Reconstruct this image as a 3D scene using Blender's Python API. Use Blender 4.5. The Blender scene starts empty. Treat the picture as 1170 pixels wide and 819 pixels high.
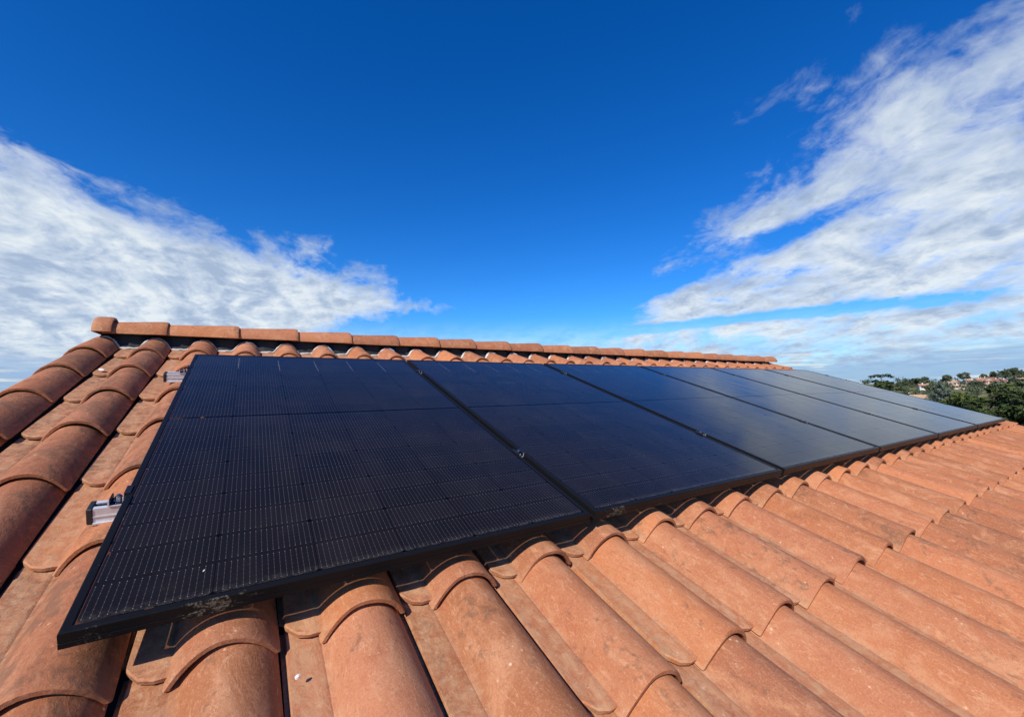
import bpy, bmesh, math, random
import numpy as np
from mathutils import Matrix, Vector
R = math.radians
C = bpy.context.scene.collection
scn = bpy.context.scene
rng = random.Random(7)

# ------------------------------------------------------------------ frame of reference
SLOPE = R(17.7)                      # pitch of the roof
LIFT = 7.0                         # height of the panel plane's lower left corner above the ground
ROOF = Matrix.Translation((0, 0, LIFT)) @ Matrix.Rotation(SLOPE, 4, 'X')   # roof space: x along ridge, y up the slope, z off the roof
EYE = ROOF @ Vector((0.22589, -0.74018, 0.60310))

# ------------------------------------------------------------------ camera
cam = bpy.data.cameras.new('camera')
cam.sensor_fit = 'HORIZONTAL'
cam.lens_unit = 'FOV'
cam.angle = R(101.56)
cam.clip_start = 0.02
cam.clip_end = 20000
co = bpy.data.objects.new('camera', cam)
C.objects.link(co)
RT = Vector((0.8464225, -0.5106847, 0.1508977))
DN = Vector((0.0271123, -0.2416737, -0.9699787))
FW = Vector((0.5318213, 0.8251030, -0.1907122))
rot = ROOF.to_3x3()
m3 = Matrix((rot @ RT, rot @ -DN, rot @ -FW)).transposed()
co.matrix_world = Matrix.Translation(EYE) @ m3.to_4x4()
scn.camera = co

# ------------------------------------------------------------------ colour management
scn.view_settings.view_transform = 'Standard'
scn.view_settings.look = 'None'
scn.view_settings.exposure = 0.25
scn.view_settings.gamma = 1.0
scn.view_settings.use_curve_mapping = False

# ------------------------------------------------------------------ sun
sd = (rot @ Vector((-0.89, -0.28, 1.0))).normalized()      # towards the sun
SUN_EL = math.asin(sd.z)
SUN_AZ = math.atan2(sd.x, sd.y)                            # clockwise from +Y
sun = bpy.data.lights.new('sun', 'SUN')
sun.energy = 4.6
sun.angle = R(0.53)
sun.color = (1.0, 0.93, 0.83)
so = bpy.data.objects.new('sun', sun)
C.objects.link(so)
so.rotation_euler = sd.to_track_quat('Z', 'Y').to_euler()
so.location = (0, 0, 60)


# ------------------------------------------------------------------ node helpers
class NT:
    def __init__(s, nt):
        s.nt = nt
        s.n = nt.nodes
        s.l = nt.links

    def add(s, typ, **kw):
        nd = s.n.new(typ)
        for k, v in kw.items():
            setattr(nd, k, v)
        return nd

    def put(s, sock, v):
        if isinstance(v, bpy.types.NodeSocket):
            s.l.new(v, sock)
        elif v is not None:
            sock.default_value = v

    def m(s, op, a, b=None, c=None, clamp=False):
        nd = s.add('ShaderNodeMath', operation=op, use_clamp=clamp)
        s.put(nd.inputs[0], a)
        if b is not None: s.put(nd.inputs[1], b)
        if c is not None: s.put(nd.inputs[2], c)
        return nd.outputs[0]

    def v(s, op, a, b=None, scale=None):
        nd = s.add('ShaderNodeVectorMath', operation=op)
        s.put(nd.inputs[0], a)
        if b is not None: s.put(nd.inputs[1], b)
        if scale is not None: s.put(nd.inputs['Scale'], scale)
        return nd.outputs['Value'] if op in ('DOT_PRODUCT', 'LENGTH') else nd.outputs[0]

    def noise(s, vec, scale, detail=4, rough=0.55, dist=0.0, out=0):
        nd = s.add('ShaderNodeTexNoise')
        s.put(nd.inputs['Vector'], vec)
        nd.inputs['Scale'].default_value = scale
        nd.inputs['Detail'].default_value = detail
        nd.inputs['Roughness'].default_value = rough
        nd.inputs['Distortion'].default_value = dist
        return nd.outputs[out]

    def vor(s, vec, scale, rand=1.0):
        nd = s.add('ShaderNodeTexVoronoi')
        s.put(nd.inputs['Vector'], vec)
        nd.inputs['Scale'].default_value = scale
        nd.inputs['Randomness'].default_value = rand
        return nd.outputs['Distance']

    def mr(s, val, a, b, c=0.0, d=1.0, smooth=True):
        nd = s.add('ShaderNodeMapRange')
        nd.interpolation_type = 'SMOOTHSTEP' if smooth else 'LINEAR'
        nd.clamp = True
        s.put(nd.inputs[0], val)
        for i, x in enumerate((a, b, c, d)):
            s.put(nd.inputs[1 + i], x)
        return nd.outputs[0]

    def mix(s, f, a, b, mode='MIX'):
        nd = s.add('ShaderNodeMix', data_type='RGBA', blend_type=mode)
        s.put(nd.inputs[0], f)
        for sk, x in ((nd.inputs[6], a), (nd.inputs[7], b)):
            if isinstance(x, tuple) and len(x) == 3: x = (*x, 1)
            s.put(sk, x)
        return nd.outputs[2]

    def ramp(s, f, stops):
        nd = s.add('ShaderNodeValToRGB')
        cr = nd.color_ramp
        while len(cr.elements) < len(stops): cr.elements.new(0.5)
        for e, (p, c) in zip(cr.elements, stops):
            e.position = p
            e.color = (*c, 1)
        s.put(nd.inputs[0], f)
        return nd.outputs[0]

    def comb(s, x, y, z):
        nd = s.add('ShaderNodeCombineXYZ')
        for i, q in enumerate((x, y, z)): s.put(nd.inputs[i], q)
        return nd.outputs[0]

    def sep(s, v):
        nd = s.add('ShaderNodeSeparateXYZ')
        s.put(nd.inputs[0], v)
        return nd.outputs


# ------------------------------------------------------------------ sky and clouds
W = bpy.data.worlds.new('World')
scn.world = W
W.use_nodes = True
t = NT(W.node_tree)
t.n.clear()
sky = t.add('ShaderNodeTexSky', sky_type='NISHITA')
sky.sun_disc = False
sky.sun_elevation = SUN_EL
sky.sun_rotation = SUN_AZ
sky.altitude = 400
sky.air_density = 1.0
sky.dust_density = 0.1
sky.ozone_density = 2.0
hs = t.add('ShaderNodeHueSaturation')
hs.inputs['Saturation'].default_value = 1.42
hs.inputs['Value'].default_value = 1.0
t.l.new(sky.outputs[0], hs.inputs['Color'])
bg_sky = t.add('ShaderNodeBackground')
bg_sky.inputs['Strength'].default_value = 0.12
t.l.new(t.v('MULTIPLY', hs.outputs[0], (0.36, 0.73, 1.10)), bg_sky.inputs['Color'])
tc = t.add('ShaderNodeTexCoord').outputs['Generated']
dx, dy, dz = t.sep(tc)[:3]
zz = t.m('MAXIMUM', t.m('ADD', dz, 0.06), 0.03)
u = t.m('DIVIDE', dx, zz)
v = t.m('DIVIDE', dy, zz)
P = t.comb(u, v, 0.0)
# texture of the cloud field: lumps with a little wind drag (a thick layer, so it is less foreshortened than a flat sheet)
zt = t.m('ADD', t.m('MAXIMUM', dz, -0.05), 0.30)
Pt = t.v('SCALE', t.comb(t.m('DIVIDE', dx, zt), t.m('DIVIDE', dy, zt), t.m('MULTIPLY', dz, 0.8)), scale=1.6)
warp = t.noise(Pt, 1.4, 4, 0.55, out=1)
Pw = t.v('ADD', Pt, t.v('SCALE', t.v('SUBTRACT', warp, (0.5, 0.5, 0.5)), scale=0.30))
uw, vw = t.sep(Pw)[:2]
def cloud_tex(uu, vv, det):
    big = t.noise(t.comb(uu, t.m('MULTIPLY', vv, 0.85), 3.1), 1.5, min(5, det), 0.55)
    puff = t.noise(t.comb(t.m('ADD', t.m('MULTIPLY', uu, 1.15), t.m('MULTIPLY', vv, -0.35)), t.m('ADD', t.m('MULTIPLY', vv, 0.75), t.m('MULTIPLY', uu, 0.25)), 8.2), 4.0, det, 0.60, 0.12)
    fine = t.noise(t.comb(uu, t.m('MULTIPLY', vv, 0.9), 1.3), 12.0, det, 0.62, 0.15)
    return t.m('ADD', t.m('ADD', t.m('MULTIPLY', big, 0.34), t.m('MULTIPLY', puff, 0.46)), t.m('MULTIPLY', fine, 0.20)), puff
tex, puff = cloud_tex(uw, vw, 8)
texs, puffs = cloud_tex(t.m('ADD', uw, -0.085), t.m('ADD', vw, -0.055), 5)      # the same field a little towards the sun
texc = t.m('SUBTRACT', tex, 0.5)
lit = t.m('SUBTRACT', texs, tex)
# sheet to the left (north-west): its front edge and its right hand tip
eL1 = t.m('SUBTRACT', v, t.m('ADD', 2.45, t.m('MULTIPLY', u, 0.76)))
eL2 = t.m('SUBTRACT', t.m('SUBTRACT', 1.52, u), t.m('MULTIPLY', t.m('MAXIMUM', t.m('SUBTRACT', v, 3.7), 0.0), 0.36))
eL = t.m('MINIMUM', t.m('MULTIPLY', eL1, 0.9), eL2)
# sheet to the right (east)
eR1 = t.m('SUBTRACT', t.m('ADD', 0.74, t.m('MULTIPLY', t.m('SUBTRACT', u, 1.5), 1.28)), v)
eR2 = t.m('MULTIPLY', t.m('SUBTRACT', u, 1.36), 1.3)
eR = t.m('MINIMUM', t.m('MULTIPLY', eR1, 0.80), eR2)
# clear lane inside the right sheet, thinner stratus beyond it
ud = t.m('ADD', u, t.m('MULTIPLY', v, 0.35))
lane = t.m('MULTIPLY', t.m('MULTIPLY', t.mr(t.m('ABSOLUTE', t.m('SUBTRACT', ud, 5.25)), 0.0, 0.50, 1.0, 0.0), t.mr(v, 0.45, 1.5, 0.1, 1.0)), 0.80)
lane2 = t.m('MULTIPLY', t.m('MULTIPLY', t.mr(t.m('ABSOLUTE', t.m('SUBTRACT', t.m('SUBTRACT', u, t.m('MULTIPLY', v, 0.25)), 2.22)), 0.0, 0.26, 1.0, 0.0), t.mr(v, 0.4, 1.1, 0.15, 1.0)), 0.55)
far = t.mr(ud, 5.2, 6.0)
eRn = t.m('SUBTRACT', t.m('SUBTRACT', t.m('MINIMUM', eR, 0.52), lane), lane2)
farb = t.m('SUBTRACT', t.m('MULTIPLY', t.m('SUBTRACT', u, t.m('MULTIPLY', v, 0.60)), 0.28), 0.06)
eRf = t.m('SUBTRACT', t.m('MINIMUM', farb, 0.46), t.m('MULTIPLY', lane, 0.5))
eRr = t.m('ADD', t.m('MULTIPLY', eRn, t.m('SUBTRACT', 1.0, far)), t.m('MULTIPLY', eRf, far))
edge = t.m('MAXIMUM', t.m('MINIMUM', eL, 0.85), eRr)
dens = t.m('ADD', t.m('MULTIPLY', edge, 0.95), t.m('MULTIPLY', texc, 3.15))
cov = t.mr(dens, -0.04, 0.62)
cov = t.m('MULTIPLY', cov, 0.97)
cov = t.m('MULTIPLY', cov, t.mr(dz, -0.02, 0.02))
thick = t.mr(dens, 0.45, 1.35, 0.0, 0.30)
shade = t.m('ADD', thick, t.m('MULTIPLY', lit, -4.6))
shade = t.m('ADD', shade, t.m('MULTIPLY', t.m('SUBTRACT', t.noise(t.comb(uw, vw, 20.0), 2.2, 5, 0.55), 0.5), 1.7))
shade = t.m('ADD', shade, 0.36, clamp=True)
ccol = t.ramp(shade, [(0.0, (0.85, 0.92, 0.96)), (0.35, (0.68, 0.77, 0.88)), (0.7, (0.52, 0.63, 0.79)), (1.0, (0.41, 0.52, 0.70))])
bg_c = t.add('ShaderNodeBackground')
bg_c.inputs['Strength'].default_value = 0.80
t.l.new(ccol, bg_c.inputs['Color'])
# moist veil and low stratus towards the horizon
vn = t.noise(t.comb(t.m('MULTIPLY', dx, 2.2), t.m('MULTIPLY', dy, 2.2), t.m('MULTIPLY', dz, 26.0)), 2.0, 6, 0.6, 0.3)
veil = t.m('MULTIPLY', t.mr(dz, 0.17, 0.02), t.mr(vn, 0.30, 0.60, 0.55, 0.97))
veil = t.m('MAXIMUM', veil, t.m('MULTIPLY', t.mr(dz, 0.085, 0.025), 0.92))
vcol = t.mix(t.mr(t.noise(t.comb(t.m('MULTIPLY', dx, 3.0), t.m('MULTIPLY', dy, 3.0), t.m('MULTIPLY', dz, 48.0)), 2.6, 6, 0.62, 0.4), 0.52, 0.68), (0.33, 0.50, 0.77), (0.84, 0.85, 0.82))
ccol = t.mix(t.m('MULTIPLY', veil, t.mr(dz, 0.10, 0.03)), ccol, vcol)
cov = t.m('MAXIMUM', cov, t.m('MULTIPLY', veil, t.mr(dz, -0.06, -0.01)))
t.l.new(ccol, bg_c.inputs['Color'])
ms = t.add('ShaderNodeMixShader')
t.put(ms.inputs[0], cov)
t.l.new(bg_sky.outputs[0], ms.inputs[1])
t.l.new(bg_c.outputs[0], ms.inputs[2])
wo = t.add('ShaderNodeOutputWorld')
t.l.new(ms.outputs[0], wo.inputs['Surface'])


# ------------------------------------------------------------------ materials
def material(name):
    mt = bpy.data.materials.new(name)
    mt.use_nodes = True
    tt = NT(mt.node_tree)
    b = tt.n['Principled BSDF']
    return mt, tt, b


def simple(name, col, rough=0.6, metal=0.0, noise=0.0, scale=20.0, bump=0.0, spec=0.5):
    mt, tt, b = material(name)
    b.inputs['Roughness'].default_value = rough
    b.inputs['Metallic'].default_value = metal
    b.inputs['Specular IOR Level'].default_value = spec
    if noise:
        oc = tt.add('ShaderNodeTexCoord').outputs['Object']
        n = tt.noise(oc, scale, 5, 0.6)
        f = tt.mr(n, 0.3, 0.7, 1 - noise, 1 + noise, False)
        c = tt.v('SCALE', (col[0], col[1], col[2]), scale=f)
        tt.l.new(c, b.inputs['Base Color'])
        if bump:
            bp = tt.add('ShaderNodeBump')
            bp.inputs['Strength'].default_value = bump
            bp.inputs['Distance'].default_value = 0.01
            tt.l.new(n, bp.inputs['Height'])
            tt.l.new(bp.outputs[0], b.inputs['Normal'])
    else:
        b.inputs['Base Color'].default_value = (*col, 1)
    return mt


def terracotta(name, joined=False):
    mt, tt, b = material(name)
    oc = tt.add('ShaderNodeTexCoord').outputs['Object']
    oi = tt.add('ShaderNodeObjectInfo')
    rnd = oi.outputs['Random']
    at = tt.add('ShaderNodeAttribute', attribute_type='OBJECT', attribute_name='dirt')
    dirt = at.outputs['Fac']
    off = tt.v('SCALE', (37.0, 71.0, 53.0), scale=rnd)
    p = tt.v('ADD', oc, off)
    if joined:
        rnd = tt.noise(oc, 2.6, 0, 0.5)
    pz = tt.v('MULTIPLY', p, (1.0, 0.55, 1.0))          # marks run down the slope
    base = tt.ramp(rnd, [(0.0, (0.310, 0.122, 0.066)), (0.15, (0.420, 0.170, 0.082)), (0.3, (0.365, 0.152, 0.084)), (0.45, (0.460, 0.188, 0.084)), (0.6, (0.395, 0.160, 0.078)),
                         (0.75, (0.410, 0.182, 0.102)), (0.9, (0.335, 0.128, 0.066)), (1.0, (0.445, 0.178, 0.078))])
    r2 = tt.m('FRACT', tt.m('MULTIPLY', rnd, 17.31))
    base = tt.v('SCALE', base, scale=tt.mr(r2, 0.0, 1.0, 0.70, 1.08, False))
    # blotches: pale sandy bloom and deeper brick red
    n1 = tt.noise(pz, 11.0, 7, 0.66, 0.9)
    n2 = tt.noise(p, 34.0, 7, 0.70, 0.5)
    n3 = tt.noise(p, 230.0, 5, 0.7)
    nm = tt.noise(tt.v('MULTIPLY', p, (1.6, 0.5, 1.6)), 42.0, 6, 0.68, 1.6)      # brush-like drags from the mould
    c = tt.mix(tt.mr(n1, 0.48, 0.68, 0.0, 0.70), base, (0.475, 0.250, 0.145))
    c = tt.mix(tt.mr(n1, 0.46, 0.30, 0.0, 0.55), c, (0.335, 0.110, 0.052))
    c = tt.mix(tt.mr(nm, 0.53, 0.70, 0.0, 0.60), c, (0.51, 0.295, 0.180))
    c = tt.mix(tt.mr(nm, 0.45, 0.28, 0.0, 0.50), c, (0.245, 0.105, 0.060))
    c = tt.mix(tt.mr(n2, 0.56, 0.74, 0.0, 0.42), c, (0.50, 0.300, 0.185))
    c = tt.mix(tt.mr(n3, 0.52, 0.72, 0.0, 0.50), c, (0.54, 0.34, 0.225))
    c = tt.mix(tt.mr(n3, 0.46, 0.27, 0.0, 0.50), c, (0.19, 0.078, 0.044))
    # gritty pores and fine pale scratches
    n8 = tt.noise(p, 480.0, 3, 0.75)
    c = tt.mix(tt.mr(n8, 0.58, 0.70, 0.0, 0.45), c, (0.56, 0.37, 0.255))
    c = tt.mix(tt.mr(n8, 0.42, 0.30, 0.0, 0.55), c, (0.150, 0.062, 0.036))
    ns = tt.noise(tt.v('MULTIPLY', p, (1.0, 0.30, 1.0)), 55.0, 3, 0.5, 2.2)
    sc_ = tt.m('MULTIPLY', tt.mr(tt.m('ABSOLUTE', tt.m('SUBTRACT', ns, 0.5)), 0.014, 0.003), tt.mr(n2, 0.50, 0.64))
    c = tt.mix(tt.m('MULTIPLY', sc_, 0.55), c, (0.60, 0.42, 0.30))
    # grey brown weathering, stronger on the exposed tiles
    n4 = tt.noise(pz, 13.0, 7, 0.7, 0.8)
    n5 = tt.noise(p, 60.0, 5, 0.7, 0.4)
    wm = tt.m('ADD', n4, tt.m('MULTIPLY', tt.m('SUBTRACT', n5, 0.5), 0.6))
    lo = tt.m('SUBTRACT', 0.63, tt.m('MULTIPLY', dirt, 0.20))
    weather = tt.mr(wm, lo, tt.m('ADD', lo, 0.16), 0.0, 0.62)
    c = tt.mix(tt.m('MULTIPLY', tt.mr(dirt, 0.5, 0.9), 0.35), c, (0.24, 0.095, 0.056))
    c = tt.mix(weather, c, (0.128, 0.082, 0.056))
    # dark smudges
    n6 = tt.noise(tt.v('MULTIPLY', p, (1.0, 0.45, 1.0)), 30.0, 4, 0.6, 1.2)
    n7 = tt.noise(p, 5.0, 2, 0.5)
    sm = tt.m('MULTIPLY', tt.mr(n6, 0.63, 0.74), tt.mr(n7, 0.55, 0.66))
    c = tt.mix(tt.m('MULTIPLY', sm, 0.7), c, (0.10, 0.062, 0.045))
    # pale lime flecks and lichen specks
    nv = tt.vor(p, 46.0)
    nb = tt.noise(p, 17.0, 3, 0.6)
    fl = tt.m('MULTIPLY', tt.mr(tt.m('ADD', nv, tt.m('MULTIPLY', tt.m('SUBTRACT', n3, 0.5), 0.35)), 0.17, 0.05), tt.mr(nb, 0.54, 0.66))
    c = tt.mix(tt.m('MULTIPLY', fl, 0.72), c, (0.70, 0.56, 0.44))
    # pans collect pale dust (a deposit that lies in the channel only)
    if not joined:
        ox, oy, oz = tt.sep(oc)[:3]
        pan = tt.m('MULTIPLY', tt.mr(ox, 0.026, -0.012), tt.mr(oz, -0.142, -0.132))
        dust = tt.m('MULTIPLY', pan, tt.mr(n2, 0.36, 0.64, 0.04, 0.72))
        c = tt.mix(dust, c, (0.45, 0.290, 0.182))
        n9 = tt.noise(p, 75.0, 5, 0.75, 0.8)
        c = tt.mix(tt.m('MULTIPLY', pan, tt.mr(n9, 0.58, 0.70, 0.0, 0.55)), c, (0.52, 0.42, 0.32))
        c = tt.mix(tt.m('MULTIPLY', pan, tt.mr(n9, 0.40, 0.28, 0.0, 0.6)), c, (0.13, 0.085, 0.06))
    c = tt.v('MULTIPLY', c, (1.06, 0.945, 0.83))
    tt.l.new(c, b.inputs['Base Color'])
    tt.put(b.inputs['Roughness'], tt.mr(n2, 0.3, 0.7, 0.72, 0.92))
    b.inputs['Specular IOR Level'].default_value = 0.25
    h = tt.m('ADD', tt.m('ADD', tt.m('MULTIPLY', n2, 0.9), tt.m('MULTIPLY', n3, 0.30)), tt.m('ADD', tt.m('MULTIPLY', n1, 1.8), tt.m('MULTIPLY', nm, 0.5)))
    h = tt.m('ADD', h, tt.m('MULTIPLY', tt.noise(p, 700.0, 3, 0.6), 0.10))
    bp = tt.add('ShaderNodeBump')
    bp.inputs['Strength'].default_value = 0.46
    bp.inputs['Distance'].default_value = 0.004
    tt.l.new(h, bp.inputs['Height'])
    tt.l.new(bp.outputs[0], b.inputs['Normal'])
    return mt


M_TILE = terracotta('terracotta_tile')
M_TILEJ = terracotta('terracotta_tiles_joined', True)
M_DECK = simple('roof_underlay', (0.05, 0.042, 0.036), 0.9)
M_WALL = simple('rendered_wall', (0.62, 0.52, 0.40), 0.9, noise=0.12, scale=6, bump=0.3)
M_ALU = simple('aluminium', (0.68, 0.68, 0.69), 0.38, 0.35, noise=0.08, scale=90)
M_ALU_DARK = simple('dark_aluminium', (0.03, 0.03, 0.033), 0.38, 0.6)
M_STEEL = simple('bolt_steel', (0.55, 0.55, 0.56), 0.22, 1.0)
M_PLASTIC = simple('black_plastic', (0.018, 0.018, 0.019), 0.5)
M_FLASH = simple('ridge_flashing_aluminium', (0.62, 0.62, 0.61), 0.5, 0.2, noise=0.2, scale=30)
M_CLOSE = simple('ridge_closure_fabric', (0.014, 0.014, 0.016), 0.75)
M_CHIP = simple('white_stone', (0.78, 0.75, 0.70), 0.8)
M_BACK = None


def panel_frame_mat():
    mt, tt, b = material('black_anodised_frame')
    oc = tt.add('ShaderNodeTexCoord').outputs['Object']
    oi = tt.add('ShaderNodeObjectInfo')
    p = tt.v('ADD', oc, tt.v('SCALE', (17.0, 31.0, 11.0), scale=oi.outputs['Random']))
    x, y, z = tt.sep(oc)[:3]
    g = tt.add('ShaderNodeAttribute', attribute_type='OBJECT', attribute_name='grime').outputs['Fac']
    # dried mortar smears on the lower edge, near the left corner
    n = tt.noise(tt.v('MULTIPLY', p, (1.0, 1.0, 1.6)), 62.0, 7, 0.78, 0.6)
    n2 = tt.noise(p, 8.0, 2, 0.5)
    zone = tt.m('MULTIPLY', tt.m('MULTIPLY', tt.mr(x, 0.0, 0.05), tt.mr(x, 0.40, 0.16)), tt.mr(y, 0.004, 0.0005))
    edge_ = tt.m('ADD', n, tt.m('MULTIPLY', tt.m('SUBTRACT', n2, 0.5), 0.9))
    smear = tt.m('MULTIPLY', tt.m('MULTIPLY', zone, tt.m('MULTIPLY', tt.mr(edge_, 0.60, 0.72, 0.0, 0.60), tt.mr(tt.noise(p, 260.0, 3, 0.6), 0.38, 0.58))), g)
    fine_ = tt.m('MULTIPLY', tt.mr(tt.noise(p, 150.0, 4, 0.7), 0.62, 0.72), tt.mr(n2, 0.45, 0.7, 0.0, 0.5))
    c = tt.mix(smear, (0.008, 0.008, 0.009), (0.24, 0.205, 0.15))
    c = tt.mix(fine_, c, (0.20, 0.17, 0.14))
    tt.l.new(c, b.inputs['Base Color'])
    tt.put(b.inputs['Roughness'], tt.mr(n, 0.3, 0.7, 0.26, 0.44))
    b.inputs['Specular IOR Level'].default_value = 0.10
    return mt


def cell_mat():
    mt, tt, b = material('solar_cell_under_glass')
    oc = tt.add('ShaderNodeTexCoord').outputs['Object']
    rnd = tt.add('ShaderNodeObjectInfo').outputs['Random']
    x, y, z = tt.sep(oc)[:3]
    ax = tt.m('ADD', tt.m('DIVIDE', x, 0.0099), 0.5)
    fx = tt.m('MULTIPLY', tt.m('ABSOLUTE', tt.m('SUBTRACT', tt.m('FRACT', ax), 0.5)), 0.0099)    # metres from the nearest wire
    inx = tt.m('LESS_THAN', tt.m('ABSOLUTE', x), 0.0795)
    ay = tt.m('ABSOLUTE', y)
    iny = tt.m('LESS_THAN', ay, 0.0365)
    wire = tt.m('MULTIPLY', tt.m('MULTIPLY', tt.m('LESS_THAN', fx, 0.00033), inx), iny)
    # solder pads: bright at both ends, fine ones along the wire
    e = tt.m('SUBTRACT', ay, 0.0358)
    d2 = tt.m('ADD', tt.m('MULTIPLY', fx, fx), tt.m('MULTIPLY', tt.m('MULTIPLY', e, e), 0.5))
    pad = tt.m('MULTIPLY', tt.m('LESS_THAN', d2, 0.00070 ** 2), inx)
    fy = tt.m('MULTIPLY', tt.m('ABSOLUTE', tt.m('SUBTRACT', tt.m('FRACT', tt.m('DIVIDE', y, 0.0118)), 0.5)), 0.0118)
    pad2 = tt.m('MULTIPLY', tt.m('MULTIPLY', tt.m('LESS_THAN', fy, 0.0008), tt.m('LESS_THAN', fx, 0.0006)), tt.m('MULTIPLY', inx, iny))
    base = tt.mix(rnd, (0.0070, 0.0060, 0.0062), (0.0115, 0.0092, 0.0088))
    c = tt.mix(tt.m('MULTIPLY', wire, 0.75), base, (0.070, 0.055, 0.054))
    c = tt.mix(tt.m('MULTIPLY', pad2, 0.6), c, (0.13, 0.105, 0.10))
    c = tt.mix(pad, c, (0.22, 0.19, 0.17))
    # dust: a thin film with dried drops, thicker along the lower frame where the rain leaves it
    pw = tt.add('ShaderNodeNewGeometry').outputs['Position']
    yr = tt.m('ADD', tt.v('DOT_PRODUCT', pw, (0.0, math.cos(SLOPE), math.sin(SLOPE))), -LIFT * math.sin(SLOPE))
    d1 = tt.noise(tt.v('MULTIPLY', pw, (1.0, 0.35, 0.35)), 9.0, 6, 0.65, 0.5)
    d2 = tt.noise(pw, 120.0, 4, 0.7)
    film = tt.m('ADD', tt.mr(d1, 0.42, 0.75, 0.0, 0.045), tt.m('MULTIPLY', tt.mr(d2, 0.60, 0.75, 0.0, 0.10), tt.mr(d1, 0.35, 0.6)))
    low = tt.m('MULTIPLY', tt.mr(tt.m('ADD', yr, tt.m('MULTIPLY', d1, 0.03)), 0.055, 0.022), tt.mr(d2, 0.40, 0.65, 0.05, 0.35))
    vx = tt.sep(pw)[0]
    sx, sy = tt.m('DIVIDE', tt.m('SUBTRACT', vx, 1.50), 0.075), tt.m('DIVIDE', tt.m('SUBTRACT', yr, 1.255), 0.035)
    scuff = tt.m('MULTIPLY', tt.mr(tt.m('ADD', tt.m('MULTIPLY', sx, sx), tt.m('MULTIPLY', sy, sy)), 1.0, 0.3), tt.mr(tt.noise(pw, 75.0, 3, 0.6, 1.5), 0.50, 0.62, 0.0, 0.30))
    c = tt.mix(tt.m('MAXIMUM', tt.m('MAXIMUM', film, low), scuff), c, (0.13, 0.115, 0.10))
    tt.put(b.inputs['Roughness'], tt.mr(d1, 0.35, 0.7, 0.10, 0.17))
    tt.l.new(c, b.inputs['Base Color'])
    b.inputs['IOR'].default_value = 1.27
    return mt


M_FRAME = panel_frame_mat()
M_CELL = cell_mat()
M_SHEET = bpy.data.materials.new('clear_module_glass')
M_SHEET.use_nodes = True
_t = NT(M_SHEET.node_tree)
_t.n.clear()
_fr = _t.add('ShaderNodeFresnel'); _fr.inputs[0].default_value = 1.27
_tr = _t.add('ShaderNodeBsdfTransparent'); _tr.inputs[0].default_value = (0.30, 0.30, 0.31, 1)
_gl = _t.add('ShaderNodeBsdfGlossy'); _gl.inputs['Roughness'].default_value = 0.11
_mx = _t.add('ShaderNodeMixShader')
_t.l.new(_fr.outputs[0], _mx.inputs[0]); _t.l.new(_tr.outputs[0], _mx.inputs[1]); _t.l.new(_gl.outputs[0], _mx.inputs[2])
_o = _t.add('ShaderNodeOutputMaterial'); _t.l.new(_mx.outputs[0], _o.inputs[0])
M_RIB = simple('cell_ribbon', (0.22, 0.22, 0.24), 0.25, spec=0.5)


# ------------------------------------------------------------------ object helpers
def mesh_from(name, verts, faces, smooth=False):
    me = bpy.data.meshes.new(name)
    me.from_pydata([tuple(q) for q in verts], [], faces)
    me.update()
    if smooth:
        me.polygons.foreach_set('use_smooth', [True] * len(me.polygons))
        try:
            me.set_sharp_from_angle(angle=R(38))
        except Exception:
            pass
    return me


def link(name, me, mat=None, parent=None, mtx=None):
    o = bpy.data.objects.new(name, me)
    C.objects.link(o)
    if mat is not None and me is not None and not me.materials:
        me.materials.append(mat)
    if parent is not None: o.parent = parent
    if mtx is not None: o.matrix_basis = mtx
    return o


def tag(o, label, cat, group=None):
    o['label'] = label
    o['category'] = cat
    if group: o['group'] = group
    return o


def thing(name, label, cat, mtx, group=None):
    o = bpy.data.objects.new(name, None)
    o.empty_display_size = 0.1
    C.objects.link(o)
    o.matrix_basis = mtx
    return tag(o, label, cat, group)


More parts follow.
